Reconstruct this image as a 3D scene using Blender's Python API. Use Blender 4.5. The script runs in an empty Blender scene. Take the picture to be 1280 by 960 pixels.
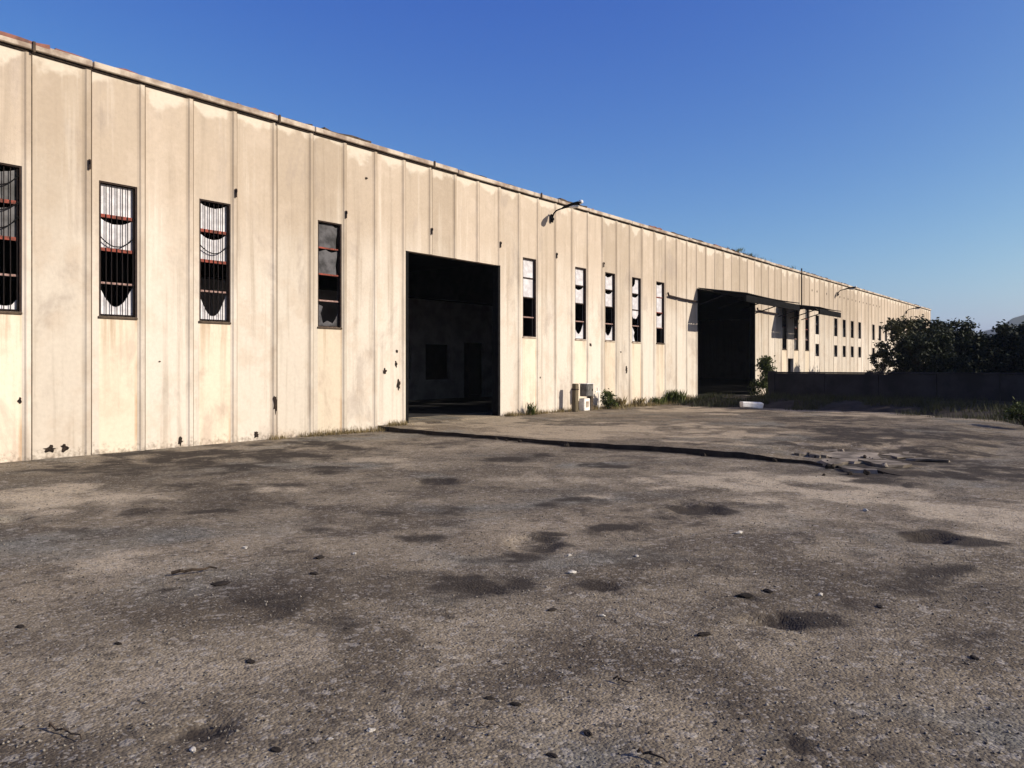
import bpy, bmesh, math, random
import numpy as np
from mathutils import Vector, Matrix

random.seed(7)
rng = np.random.default_rng(11)
S = bpy.context.scene
COL = S.collection
R = math.radians

# ------------------------------------------------------------------ place constants
HC = 1.6            # eye height
D = 14.7            # distance from the viewpoint to the facade plane (y = D)
TH = R(37.3)        # heading of the view from +X
FPX = 1000.0        # focal length in px of a 1280 px wide picture
HORY = 457.0
F2 = (math.cos(TH), math.sin(TH))
R2 = (math.sin(TH), -math.cos(TH))
SUN_AZ = R(21)      # from the facade normal towards +X
SUN_EL = R(27)
X0, PITCH = 5.85, 0.99   # facade modules
ROOF_Z = 7.04

def gpt(px, py, z=0.0):
    """point on the ground (height z) that the survey photo shows at px, py"""
    dep = (HC - z) * FPX / (py - HORY)
    lat = (px - 640) / FPX * dep
    return (dep * F2[0] + lat * R2[0], dep * F2[1] + lat * R2[1])

def fpt(px, py, y=D):
    """point on the plane y"""
    a = TH - math.atan((px - 640) / FPX)
    x = y / math.tan(a)
    dep = x * F2[0] + y * F2[1]
    return (x, HC + (HORY - py) * dep / FPX)

# ------------------------------------------------------------------ object helpers
def setp(o, label=None, cat=None, group=None, kind=None):
    if label: o['label'] = label
    if cat: o['category'] = cat
    if group: o['group'] = group
    if kind: o['kind'] = kind
    return o

def empty(name, loc=(0, 0, 0), rz=0.0, **k):
    o = bpy.data.objects.new(name, None)
    o.empty_display_size = 0.2
    COL.objects.link(o)
    o.location = loc
    o.rotation_euler = (0, 0, rz)
    return setp(o, **k)

def link(name, me, mats, parent=None, smooth=False, **k):
    o = bpy.data.objects.new(name, me)
    COL.objects.link(o)
    if not isinstance(mats, (list, tuple)): mats = [mats]
    for m in mats:
        me.materials.append(m)
    if parent: o.parent = parent
    if smooth:
        for p in me.polygons: p.use_smooth = True
    return setp(o, **k)

def from_bm(name, bm, mats, parent=None, smooth=False, **k):
    me = bpy.data.meshes.new(name)
    bm.normal_update()
    bm.to_mesh(me); bm.free()
    return link(name, me, mats, parent, smooth, **k)

def from_data(name, verts, faces, mats, parent=None, smooth=False, **k):
    me = bpy.data.meshes.new(name)
    me.from_pydata([tuple(v) for v in verts], [], faces)
    me.update()
    return link(name, me, mats, parent, smooth, **k)

def box(bm, a, b, bevel=0.0, mi=0, rot=None, piv=None):
    a = Vector(a); b = Vector(b)
    c = (a + b) / 2; d = b - a
    r = bmesh.ops.create_cube(bm, size=1.0)
    vs = r['verts']
    bmesh.ops.scale(bm, vec=(abs(d.x), abs(d.y), abs(d.z)), verts=vs)
    if bevel > 0:
        es = list({e for v in vs for e in v.link_edges})
        rb = bmesh.ops.bevel(bm, geom=es, offset=bevel, segments=1, affect='EDGES')
        vs = list({v for f in rb['faces'] for v in f.verts} | {v for v in vs if v.is_valid})
        # collect whole island
        st = list(vs); seen = set(vs)
        while st:
            v = st.pop()
            for e in v.link_edges:
                o = e.other_vert(v)
                if o not in seen: seen.add(o); st.append(o)
        vs = list(seen)
    if rot is not None:
        bmesh.ops.rotate(bm, cent=(0, 0, 0), matrix=rot, verts=vs)
    bmesh.ops.translate(bm, vec=c, verts=vs)
    if mi:
        for f in {f for v in vs for f in v.link_faces}: f.material_index = mi
    return vs

def tube(bm, pts, rad, n=7, mi=0, cap=True):
    pts = [Vector(p) for p in pts]
    rads = rad if isinstance(rad, (list, tuple)) else [rad] * len(pts)
    rings = []
    for i, p in enumerate(pts):
        if i == 0: t = pts[1] - p
        elif i == len(pts) - 1: t = p - pts[i - 1]
        else: t = pts[i + 1] - pts[i - 1]
        t.normalize()
        up = Vector((0, 0, 1)) if abs(t.z) < 0.9 else Vector((1, 0, 0))
        u = t.cross(up).normalized(); w = t.cross(u).normalized()
        rings.append([bm.verts.new(p + (u * math.cos(2 * math.pi * j / n) + w * math.sin(2 * math.pi * j / n)) * rads[i]) for j in range(n)])
    for a, b in zip(rings[:-1], rings[1:]):
        for j in range(n):
            f = bm.faces.new((a[j], a[(j + 1) % n], b[(j + 1) % n], b[j])); f.material_index = mi
    if cap:
        f = bm.faces.new(rings[0][::-1]); f.material_index = mi
        f = bm.faces.new(rings[-1]); f.material_index = mi

def prism_z(bm, poly, z0, z1, mi=0):
    """plan polygon (x,y) extruded from z0 to z1"""
    lo = [bm.verts.new((x, y, z0)) for x, y in poly]
    hi = [bm.verts.new((x, y, z1)) for x, y in poly]
    n = len(poly)
    fs = [bm.faces.new(lo[::-1]), bm.faces.new(hi)]
    for i in range(n):
        fs.append(bm.faces.new((lo[i], lo[(i + 1) % n], hi[(i + 1) % n], hi[i])))
    for f in fs: f.material_index = mi
    return fs

def prism_y(bm, poly, y0, y1, mi=0):
    """elevation polygon (x,z) extruded from y0 (front) to y1"""
    fr = [bm.verts.new((x, y0, z)) for x, z in poly]
    bk = [bm.verts.new((x, y1, z)) for x, z in poly]
    n = len(poly)
    a = bm.faces.new(fr); b = bm.faces.new(bk[::-1])
    fs = [a, b]
    for i in range(n):
        fs.append(bm.faces.new((fr[i], bk[i], bk[(i + 1) % n], fr[(i + 1) % n])))
    for f in fs: f.material_index = mi
    a.normal_update(); b.normal_update()
    bmesh.ops.triangulate(bm, faces=[a, b], ngon_method='EAR_CLIP')

def fix(bm):
    bmesh.ops.recalc_face_normals(bm, faces=bm.faces)

# ------------------------------------------------------------------ numpy noise
_perm = rng.random((256, 256))
def vnoise(x, y, seed=0):
    x = np.asarray(x, float) + seed * 17.31; y = np.asarray(y, float) + seed * 9.73
    xi = np.floor(x).astype(int); yi = np.floor(y).astype(int)
    fx = x - xi; fy = y - yi
    fx = fx * fx * (3 - 2 * fx); fy = fy * fy * (3 - 2 * fy)
    g = lambda i, j: _perm[i & 255, j & 255]
    return ((g(xi, yi) * (1 - fx) + g(xi + 1, yi) * fx) * (1 - fy) + (g(xi, yi + 1) * (1 - fx) + g(xi + 1, yi + 1) * fx) * fy)
def fbm(x, y, oct=4, seed=0):
    s = 0; a = 0.5; t = 0
    for i in range(oct):
        s = s + a * vnoise(x * 2 ** i, y * 2 ** i, seed + i); t += a; a *= 0.5
    return s / t
def sstep(a, b, x):
    t = np.clip((x - a) / (b - a), 0, 1)
    return t * t * (3 - 2 * t)

# ------------------------------------------------------------------ materials
class NT:
    def __init__(s, name):
        s.m = bpy.data.materials.new(name); s.m.use_nodes = True
        s.t = s.m.node_tree; s.t.nodes.clear()
        s.out = s.n('ShaderNodeOutputMaterial')
    def n(s, typ, **k):
        nd = s.t.nodes.new(typ)
        for a, b in k.items(): setattr(nd, a, b)
        return nd
    def l(s, a, b): s.t.links.new(a, b)
    def put(s, sock, v):
        if hasattr(v, 'is_linked') or isinstance(v, bpy.types.NodeSocket): s.l(v, sock)
        else:
            if isinstance(v, tuple) and len(v) == 3 and sock.type == 'RGBA': v = (*v, 1)
            sock.default_value = v
    def math(s, op, a, b=0.0, c=None, clamp=False):
        nd = s.n('ShaderNodeMath', operation=op, use_clamp=clamp)
        s.put(nd.inputs[0], a); s.put(nd.inputs[1], b)
        if c is not None: s.put(nd.inputs[2], c)
        return nd.outputs[0]
    def mix(s, f, a, b, mode='MIX'):
        nd = s.n('ShaderNodeMix', data_type='RGBA', blend_type=mode)
        s.put(nd.inputs[0], f); s.put(nd.inputs[6], a); s.put(nd.inputs[7], b)
        return nd.outputs[2]
    def rng(s, v, a, b, c=0.0, d=1.0, smooth=True):
        nd = s.n('ShaderNodeMapRange', interpolation_type='SMOOTHSTEP' if smooth else 'LINEAR')
        s.put(nd.inputs[0], v); nd.inputs[1].default_value = a; nd.inputs[2].default_value = b
        nd.inputs[3].default_value = c; nd.inputs[4].default_value = d
        return nd.outputs[0]
    def pos(s): return s.n('ShaderNodeNewGeometry').outputs['Position']
    def obj(s): return s.n('ShaderNodeTexCoord').outputs['Object']
    def scaled(s, v, sc, off=(0, 0, 0)):
        nd = s.n('ShaderNodeMapping'); s.l(v, nd.inputs[0]); nd.inputs['Scale'].default_value = sc; nd.inputs['Location'].default_value = off
        return nd.outputs[0]
    def noise(s, v, scale, detail=4, rough=0.55, dist=0.0):
        nd = s.n('ShaderNodeTexNoise'); s.l(v, nd.inputs['Vector'])
        nd.inputs['Scale'].default_value = scale; nd.inputs['Detail'].default_value = detail
        nd.inputs['Roughness'].default_value = rough; nd.inputs['Distortion'].default_value = dist
        return nd.outputs[0]
    def voro(s, v, scale, out='Color'):
        nd = s.n('ShaderNodeTexVoronoi'); s.l(v, nd.inputs['Vector']); nd.inputs['Scale'].default_value = scale
        return nd.outputs[out]
    def sep(s, v):
        nd = s.n('ShaderNodeSeparateXYZ'); s.l(v, nd.inputs[0]); return nd.outputs
    def rand(s): return s.n('ShaderNodeObjectInfo').outputs['Random']
    def attr(s, name): return s.n('ShaderNodeAttribute', attribute_name=name).outputs['Fac']
    def bump(s, h, strength=0.3, dist=0.02):
        nd = s.n('ShaderNodeBump'); s.l(h, nd.inputs['Height'])
        nd.inputs['Strength'].default_value = strength; nd.inputs['Distance'].default_value = dist
        return nd.outputs[0]
    def fin(s, col, rough=0.8, metal=0.0, normal=None, spec=0.3, **k):
        b = s.n('ShaderNodeBsdfPrincipled')
        s.put(b.inputs['Base Color'], col); s.put(b.inputs['Roughness'], rough)
        b.inputs['Metallic'].default_value = metal
        b.inputs['Specular IOR Level'].default_value = spec
        if normal is not None: s.l(normal, b.inputs['Normal'])
        for a, v in k.items(): s.put(b.inputs[a], v)
        s.l(b.outputs[0], s.out.inputs[0])
        return s.m

def mat_simple(name, c, c2=None, scale=6.0, rough=0.75, metal=0.0, bump=0.2, stretch=(1, 1, 1), lo=0.35, hi=0.65, spec=0.2):
    n = NT(name)
    p = n.scaled(n.obj(), stretch)
    nz = n.noise(p, scale, 5, 0.6)
    if c2 is None: c2 = tuple(x * 0.6 for x in c)
    col = n.mix(n.rng(nz, lo, hi), c2, c)
    n2 = n.noise(n.obj(), scale * 9, 3, 0.6)
    col = n.mix(0.35, col, n.mix(n2, (0.25, 0.25, 0.25), (0.75, 0.75, 0.75)), 'OVERLAY')
    return n.fin(col, rough, metal, n.bump(n2, bump, 0.004), spec=spec)

def mat_wall(name, cream, tan, pink, infill=False):
    n = NT(name)
    p = n.pos(); xyz = n.sep(p); x, z = xyz[0], xyz[2]
    rn = n.rand()
    offs = n.n('ShaderNodeCombineXYZ'); n.put(offs.inputs[0], n.math('MULTIPLY', rn, 37.0)); n.put(offs.inputs[2], n.math('MULTIPLY', rn, 11.0))
    pv = n.n('ShaderNodeVectorMath', operation='ADD'); n.l(p, pv.inputs[0]); n.l(offs.outputs[0], pv.inputs[1]); pj = pv.outputs[0]
    big = n.noise(pj, 0.7, 4, 0.55)
    streak = n.noise(n.scaled(pj, (5, 5, 0.22)), 1.0, 5, 0.6)
    fine = n.noise(pj, 14, 5, 0.65)
    # tan weathering on the upper third, ragged lower limit
    zz = n.math('ADD', z, n.math('MULTIPLY', n.math('SUBTRACT', big, 0.5), 3.2))
    zz = n.math('ADD', zz, n.math('MULTIPLY', n.math('SUBTRACT', streak, 0.5), 2.0))
    f_tan = n.rng(zz, 2.6, 5.6, 0.0, 0.9)
    col = n.mix(f_tan, cream, tan)
    # pale washed blotches and greyer ones
    col = n.mix(n.math('MULTIPLY', n.rng(n.noise(pj, 1.6, 4, 0.6), 0.48, 0.68), 0.6), col, pink)
    col = n.mix(n.math('MULTIPLY', n.rng(n.noise(n.scaled(pj, (1, 1, .55), (5, 2, 9)), 1.1, 5, 0.65, 0.5), 0.54, 0.70), 0.5), col, tuple(c * .80 for c in (tan[0] * .97, tan[1], tan[2] * 1.12)))
    col = n.mix(n.math('MULTIPLY', n.rng(streak, 0.50, 0.72), 0.30 if infill else 0.42), col, tuple(c * 0.62 for c in tan))
    col = n.mix(n.math('MULTIPLY', n.rng(streak, 0.42, 0.25), 0.35), col, tuple(min(1, c * 1.18) for c in cream))
    # panel-to-panel difference
    col = n.mix(1.0, col, n.mix(rn, (0.84, 0.82, 0.79), (1.06, 1.05, 1.04)), 'MULTIPLY')
    # lime bloom hanging from under the coping in scallops, one per module
    u = n.math('FRACT', n.math('DIVIDE', n.math('SUBTRACT', x, X0), PITCH))
    w = n.math('SUBTRACT', 1.0, n.math('POWER', n.math('ABSOLUTE', n.math('SUBTRACT', n.math('MULTIPLY', u, 2.3), 1.0)), 2.0))
    edge = n.math('SUBTRACT', 6.86, n.math('MULTIPLY', w, n.math('MULTIPLY', n.math('FRACT', n.math('MULTIPLY', rn, 7.3)), 0.26)))
    edge = n.math('SUBTRACT', edge, n.math('MULTIPLY', n.math('SUBTRACT', n.noise(pj, 1.9, 4), 0.45), 1.1))
    f_top = n.rng(n.math('SUBTRACT', z, edge), -0.06, 0.12)
    col = n.mix(n.math('MULTIPLY', f_top, 0.6), col, (0.64, 0.58, 0.49))
    # drips under the ribs, dirt splash at the foot
    f_edge = n.math('MULTIPLY', n.rng(u, 0.775 if infill else 0.80, 0.835 if infill else 0.87), n.rng(n.noise(n.scaled(pj, (1, 1, 0.6)), 0.9, 3), 0.4, 0.62))
    col = n.mix(n.math('MULTIPLY', f_edge, 0.7 if infill else 0.32), col, (0.36, 0.21, 0.10) if infill else (0.25, 0.19, 0.13))
    if infill: col = n.mix(n.math('MULTIPLY', n.math('MULTIPLY', n.rng(streak, 0.50, 0.66), n.rng(z, 1.6, 2.5)), 0.5), col, (0.33, 0.22, 0.13))
    foot = n.rng(n.math('ADD', z, n.math('MULTIPLY', n.math('SUBTRACT', fine, 0.5), 0.9)), 0.16, -0.12)
    col = n.mix(n.math('MULTIPLY', foot, 0.6), col, (0.13, 0.10, 0.075))
    mold = n.math('MULTIPLY', n.rng(n.noise(pj, 2.6, 5, 0.7), 0.66, 0.78), n.rng(z, 2.2, 0.3))
    col = n.mix(n.math('MULTIPLY', mold, 0.35), col, (0.22, 0.19, 0.16))
    speck = n.rng(n.noise(pj, 38, 2, 0.5), 0.70, 0.78)
    col = n.mix(n.math('MULTIPLY', speck, 0.3), col, (0.25, 0.2, 0.15))
    col = n.mix(0.22, col, n.mix(fine, (0.2, 0.2, 0.2), (0.8, 0.8, 0.8)), 'OVERLAY')
    h = n.math('ADD', n.math('MULTIPLY', fine, 0.6), n.math('MULTIPLY', n.noise(pj, 60, 2), 0.4))
    return n.fin(col, 0.88, 0, n.bump(h, 0.35, 0.012), spec=0.2)

def mat_ground(name, tint=(1, 1, 1), pale=0.0):
    n = NT(name)
    p = n.pos()
    flat = n.scaled(p, (1, 1, 0.0))
    big = n.noise(flat, 0.16, 4, 0.55, 0.3)
    mid = n.noise(flat, 0.75, 5, 0.62, 0.4)
    sml = n.noise(flat, 4.5, 5, 0.65)
    fin = n.noise(flat, 30, 4, 0.7)
    t = lambda c: tuple(a * b for a, b in zip(c, tint))
    col = n.mix(n.rng(mid, 0.36, 0.64), t((0.088, 0.071, 0.055)), t((0.195, 0.163, 0.128)))
    col = n.mix(n.math('MULTIPLY', n.rng(big, 0.45, 0.68), 0.55), col, t((0.285, 0.235, 0.185)))
    col = n.mix(n.math('MULTIPLY', n.rng(n.noise(flat, 0.42, 4, 0.6, 0.5), 0.52, 0.70), 0.65), col, t((0.135, 0.142, 0.145)))
    col = n.mix(n.math('MULTIPLY', n.rng(sml, 0.50, 0.68), 0.5), col, t((0.07, 0.056, 0.045)))
    blot = n.noise(flat, 0.95, 6, 0.68, 0.6)
    col = n.mix(n.math('MULTIPLY', n.rng(blot, 0.50, 0.66), 0.78), col, t((0.054, 0.043, 0.036)))
    col = n.mix(n.math('MULTIPLY', n.rng(blot, 0.44, 0.32), 0.5), col, t((0.28, 0.235, 0.19)))
    col = n.mix(n.math('MULTIPLY', n.rng(n.noise(flat, 0.27, 5, 0.6, 0.7), 0.48, 0.66), 0.5), col, t((0.07, 0.057, 0.046)))
    # dust patches and dark stains with their own outlines (mesh attributes)
    dust = n.attr('dust'); stain = n.attr('stain')
    br = n.math('ADD', n.math('MULTIPLY', n.math('SUBTRACT', sml, 0.5), 0.9), n.math('MULTIPLY', n.math('SUBTRACT', fin, 0.5), 0.6))
    fd = n.rng(n.math('ADD', dust, br), 0.20, 0.85)
    col = n.mix(n.math('MULTIPLY', fd, 0.85), col, t((0.35, 0.295, 0.235)))
    fs = n.rng(n.math('ADD', n.math('MULTIPLY', stain, n.rng(n.noise(flat, 2.1, 5, 0.7, 0.8), 0.30, 0.62, 0.45, 1.25)), n.math('MULTIPLY', br, 0.9)), 0.12, 1.0)
    col = n.mix(n.math('MULTIPLY', fs, 0.92), col, (0.030, 0.024, 0.020))
    # stones in the surface
    v = n.n('ShaderNodeTexVoronoi'); n.l(flat, v.inputs['Vector']); v.inputs['Scale'].default_value = 62
    cr = n.sep(v.outputs['Color'])[0]
    lift = n.math('MULTIPLY', n.rng(cr, 0.80, 0.97), n.math('SUBTRACT', 1.0, n.math('MULTIPLY', fs, 0.85)))
    col = n.mix(n.math('MULTIPLY', lift, 0.36), col, (0.42, 0.39, 0.35))
    col = n.mix(n.math('MULTIPLY', n.rng(cr, 0.30, 0.06), 0.5), col, (0.035, 0.03, 0.026))
    v2 = n.n('ShaderNodeTexVoronoi'); n.l(flat, v2.inputs['Vector']); v2.inputs['Scale'].default_value = 23
    c2 = n.sep(v2.outputs['Color'])[1]
    col = n.mix(n.math('MULTIPLY', n.math('MULTIPLY', n.rng(c2, 0.90, 0.99), 0.34), n.math('SUBTRACT', 1.0, fs)), col, (0.40, 0.37, 0.33))
    col = n.mix(n.math('MULTIPLY', n.rng(c2, 0.12, 0.02), 0.5), col, (0.04, 0.034, 0.03))
    col = n.mix(0.6, col, n.mix(fin, (0.12, 0.12, 0.12), (0.88, 0.88, 0.88)), 'OVERLAY')
    h = n.math('ADD', n.math('MULTIPLY', v.outputs['Distance'], -0.7), n.math('ADD', n.math('MULTIPLY', fin, 0.7), n.math('MULTIPLY', sml, 1.5)))
    return n.fin(col, 0.96, 0, n.bump(h, 0.5, 0.018), spec=0.12)

def mat_leaf(name, c1, c2, trans=0.25):
    n = NT(name)
    p = n.obj()
    nz = n.noise(p, 1.1, 3, 0.6)
    ny = n.noise(p, 9.0, 2, 0.6)
    f = n.math('ADD', n.math('MULTIPLY', nz, 0.6), n.math('MULTIPLY', ny, 0.4))
    col = n.mix(n.rng(f, 0.36, 0.64), c1, c2)
    d = n.n('ShaderNodeBsdfPrincipled'); n.l(col, d.inputs['Base Color']); d.inputs['Roughness'].default_value = 0.6
    d.inputs['Specular IOR Level'].default_value = 0.2
    t = n.n('ShaderNodeBsdfTranslucent'); n.l(col, t.inputs[0])
    m = n.n('ShaderNodeMixShader'); m.inputs[0].default_value = trans
    n.l(d.outputs[0], m.inputs[1]); n.l(t.outputs[0], m.inputs[2]); n.l(m.outputs[0], n.out.inputs[0])
    return n.m

M = {}
M['wall'] = mat_wall('weathered_concrete', (0.565, 0.515, 0.45), (0.42, 0.347, 0.272), (0.49, 0.415, 0.34))
M['infill'] = mat_wall('cream_infill', (0.63, 0.555, 0.45), (0.50, 0.38, 0.285), (0.55, 0.46, 0.365), True)
M['coping'] = mat_simple('coping_cement', (0.50, 0.43, 0.35), (0.24, 0.18, 0.14), 2.5, 0.85)
M['rust'] = mat_simple('rusty_red_steel', (0.26, 0.06, 0.04), (0.09, 0.035, 0.025), 9, 0.8)
M['paleiron'] = mat_simple('faded_pink_steel', (0.36, 0.25, 0.22), (0.16, 0.09, 0.075), 14, 0.8)
M['darkrust'] = mat_simple('dark_rust', (0.04, 0.024, 0.018), (0.02, 0.014, 0.012), 9, 0.85)
M['rooftile'] = mat_simple('rust_red_sheet', (0.23, 0.10, 0.075), (0.10, 0.06, 0.05), 4, 0.85)
M['hole'] = mat_simple('hole_depth_dark', (0.035, 0.024, 0.017), (0.010, 0.007, 0.006), 20, 0.95)  # dark depth of holes and gaps put into the colour
M['joint'] = mat_simple('bitumen_joint', (0.09, 0.065, 0.045), (0.04, 0.03, 0.022), 8, 0.9)
M['inside'] = mat_simple('whitewashed_plaster', (0.42, 0.41, 0.44), (0.27, 0.265, 0.29), 1.5, 0.95)  # whitewash tone, raised so the partition shows in the unlit hall
M['inside_dark'] = mat_simple('hall_shade_black', (0.03, 0.028, 0.028), (0.015, 0.014, 0.014), 2, 0.95)  # near-black tone puts the unlit hall's darkness into the colour
M['glass'] = mat_simple('frosted_dusty_glass', (0.64, 0.625, 0.645), (0.46, 0.445, 0.46), 5, 0.35, 0, 0.05)
M['dglass'] = mat_simple('dirty_dark_glass', (0.075, 0.075, 0.08), (0.03, 0.03, 0.034), 5, 0.3, 0, 0.05)
M['mglass'] = mat_simple('dirty_grey_glass', (0.10, 0.097, 0.103), (0.028, 0.027, 0.028), 3, 0.35, 0, 0.05)
M['bar'] = mat_simple('window_bar_steel', (0.016, 0.011, 0.010), (0.008, 0.006, 0.006), 20, 0.95)
M['greymetal'] = mat_simple('grey_metal', (0.16, 0.155, 0.15), (0.08, 0.075, 0.07), 7, 0.55, 0.3)
M['whitemetal'] = mat_simple('white_enamel', (0.72, 0.72, 0.72), (0.5, 0.5, 0.5), 7, 0.3)
M['blackmetal'] = mat_simple('dark_metal', (0.011, 0.0105, 0.011), (0.006, 0.006, 0.006), 7, 0.9, spec=0.05)
M['wood'] = mat_simple('grey_wood', (0.15, 0.12, 0.075), (0.075, 0.06, 0.04), 5, 0.9, 0, 0.5, (4, 4, 0.4))
M['stone'] = mat_simple('grey_stone', (0.24, 0.215, 0.18), (0.11, 0.095, 0.08), 8, 0.95)
M['darkstone'] = mat_simple('dark_clod', (0.028, 0.022, 0.018), (0.014, 0.011, 0.009), 12, 0.98)
M['white'] = mat_simple('chalky_white', (0.80, 0.78, 0.74), (0.6, 0.57, 0.53), 6, 0.85)
M['palestone'] = mat_simple('pale_stone', (0.50, 0.47, 0.42), (0.3, 0.28, 0.25), 30, 0.9)
M['asphalt'] = mat_simple('broken_asphalt', (0.26, 0.22, 0.175), (0.09, 0.075, 0.06), 2.2, 0.96, 0, 0.6)
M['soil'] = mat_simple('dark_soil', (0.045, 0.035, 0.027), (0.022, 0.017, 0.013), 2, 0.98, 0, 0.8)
M['bwall'] = mat_simple('shaded_block_wall', (0.038, 0.034, 0.034), (0.02, 0.018, 0.018), 1.2, 0.95, 0, 0.5)  # shade on this wall is deepened by a near-black colour
M['bark'] = mat_simple('bark', (0.07, 0.05, 0.035), (0.03, 0.022, 0.016), 8, 0.95, 0, 0.6, (1, 1, 0.3))
M['leaf'] = mat_leaf('dark_leaf', (0.008, 0.012, 0.005), (0.026, 0.035, 0.011), 0.1)
M['leaf2'] = mat_leaf('olive_leaf', (0.022, 0.026, 0.009), (0.075, 0.07, 0.022), 0.15)
M['weed'] = mat_leaf('weed_green', (0.035, 0.05, 0.012), (0.10, 0.115, 0.03), 0.2)
M['dry'] = mat_leaf('dry_grass', (0.13, 0.10, 0.045), (0.26, 0.20, 0.10), 0.2)
M['vergegrass'] = mat_leaf('verge_grass', (0.02, 0.026, 0.009), (0.06, 0.06, 0.024), 0.2)
M['hill'] = mat_simple('far_wooded_hill', (0.06, 0.085, 0.05), (0.035, 0.05, 0.03), 0.004, 0.95, 0, 0.0)
M['ground'] = mat_ground('gritty_asphalt', (1.16, 1.15, 1.05))
M['apron'] = mat_ground('apron_asphalt', (1.10, 1.05, 0.90))

# ------------------------------------------------------------------ ground: stains, dust, potholes
# (photo px, photo py, half width px, half height px, strength)
STAINS = [
    (1170, 674, 44, 10, 1.3), (962, 772, 46, 12, 1.15), (248, 914, 40, 13, 1.15), (992, 930, 20, 14, 0.9),
    (668, 678, 52, 20, 1.0), (780, 662, 52, 11, 0.9), (868, 634, 46, 8, 1.0), (600, 738, 50, 14, 0.85), (752, 732, 36, 7, 0.95), (655, 733, 24, 7, 0.9),
    (345, 756, 90, 26, 0.62), (1200, 722, 95, 22, 0.62), (1250, 750, 60, 20, 0.45), (930, 745, 14, 6, 0.8), (1040, 757, 40, 12, 0.5),
    (455, 780, 60, 16, 0.5), (290, 568, 170, 13, 0.85), (120, 585, 110, 7, 0.55), (410, 590, 60, 7, 0.7), (270, 634, 46, 6, 0.8), (180, 640, 46, 6, 0.55),
    (10, 648, 22, 6, 1.0), (250, 604, 70, 5, 0.6), (340, 606, 40, 5, 0.6), (545, 602, 34, 6, 0.8), (560, 640, 30, 8, 0.6), (520, 672, 30, 6, 0.7),
    (400, 660, 40, 6, 0.6), (360, 690, 24, 4, 0.5), (640, 700, 44, 8, 0.7), (700, 628, 50, 5, 0.75), (755, 580, 26, 4, 0.8), (660, 572, 40, 5, 0.8),
    (560, 552, 50, 5, 0.5), (276, 730, 12, 5, 1.0), (195, 738, 18, 4, 0.7), (480, 640, 30, 4, 0.6), (90, 665, 60, 6, 0.4), (40, 790, 14, 5, 0.4),
    (1130, 595, 110, 11, 0.9), (1080, 580, 70, 9, 0.9), (1200, 575, 90, 16, 0.75), (1100, 548, 120, 12, 0.8), (1200, 545, 90, 10, 0.6), (1010, 540, 60, 7, 0.6),
    (880, 560, 40, 4, 0.6), (1000, 560, 50, 6, 0.7), (1060, 527, 110, 6, 0.6), (1255, 590, 50, 10, 0.8), (860, 655, 60, 6, 0.5), (1090, 700, 50, 8, 0.4),
    (800, 705, 80, 12, 0.4), (430, 720, 40, 8, 0.4), (560, 610, 140, 6, 0.35), (980, 590, 60, 4, 0.4), (700, 800, 70, 16, 0.2), (170, 850, 60, 12, 0.2),
    (1190, 738, 150, 34, 0.5), (760, 690, 190, 34, 0.36), (330, 755, 140, 36, 0.42), (900, 775, 130, 26, 0.4), (560, 735, 110, 20, 0.4), (840, 640, 120, 14, 0.45), (300, 620, 160, 12, 0.4), (480, 650, 120, 12, 0.35),
    (1220, 805, 70, 16, 0.4), (1130, 860, 60, 16, 0.25), (445, 815, 40, 8, 0.35),
]
DUST = [
    (60, 622, 110, 14, 0.7), (200, 618, 60, 5, 0.5), (90, 710, 90, 20, 0.5), (350, 612, 50, 4, 0.7), (480, 575, 70, 10, 0.5), (430, 655, 70, 8, 0.35),
    (860, 600, 140, 14, 0.8), (1050, 612, 140, 14, 0.95), (1210, 640, 90, 26, 0.8), (720, 540, 130, 8, 0.9), (940, 548, 100, 9, 0.8), (600, 530, 90, 6, 0.9),
    (1120, 562, 40, 6, 0.7), (1110, 520, 170, 6, 0.6), (700, 600, 70, 8, 0.4), (1000, 650, 120, 14, 0.35), (400, 850, 100, 25, 0.12), (500, 620, 30, 4, 0.4), (1180, 890, 120, 30, 0.15),
    (860, 515, 70, 4, 0.7),
]
def ell(px, py, a, b):
    x, y = gpt(px, py)
    dep = HC * FPX / (py - HORY)
    return x, y, a * dep / FPX, b * dep * dep / (HC * FPX)
def mask(xs, ys, items, seed):
    wx = (fbm(xs * 1.3, ys * 1.3, 5, seed) - 0.5) * 1.9; wy = (fbm(xs * 1.3, ys * 1.3, 5, seed + 31) - 0.5) * 1.9
    out = np.zeros_like(xs)
    for (px, py, a, b, s) in items:
        cx, cy, ra, rb = ell(px, py, a, b)
        k = min(ra, rb) * 0.9
        dx = xs - cx + wx * k * 2; dy = ys - cy + wy * k * 2
        u = (dx * R2[0] + dy * R2[1]) / ra; v = (dx * F2[0] + dy * F2[1]) / rb
        d = np.sqrt(u * u + v * v)
        out = np.maximum(out, s * 1.3 * (1 - sstep(0.15, 1.5, d)))
    return out
POTS = [(1170, 674, 40, 8, 0.07), (962, 772, 40, 10, 0.05), (248, 914, 34, 11, 0.03), (10, 648, 24, 5, 0.05), (668, 680, 40, 14, 0.035), (868, 634, 40, 6, 0.05),
        (600, 738, 40, 8, 0.03), (752, 732, 30, 5, 0.035), (545, 602, 30, 5, 0.03), (276, 730, 10, 4, 0.02), (992, 930, 16, 10, 0.02)]
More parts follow.
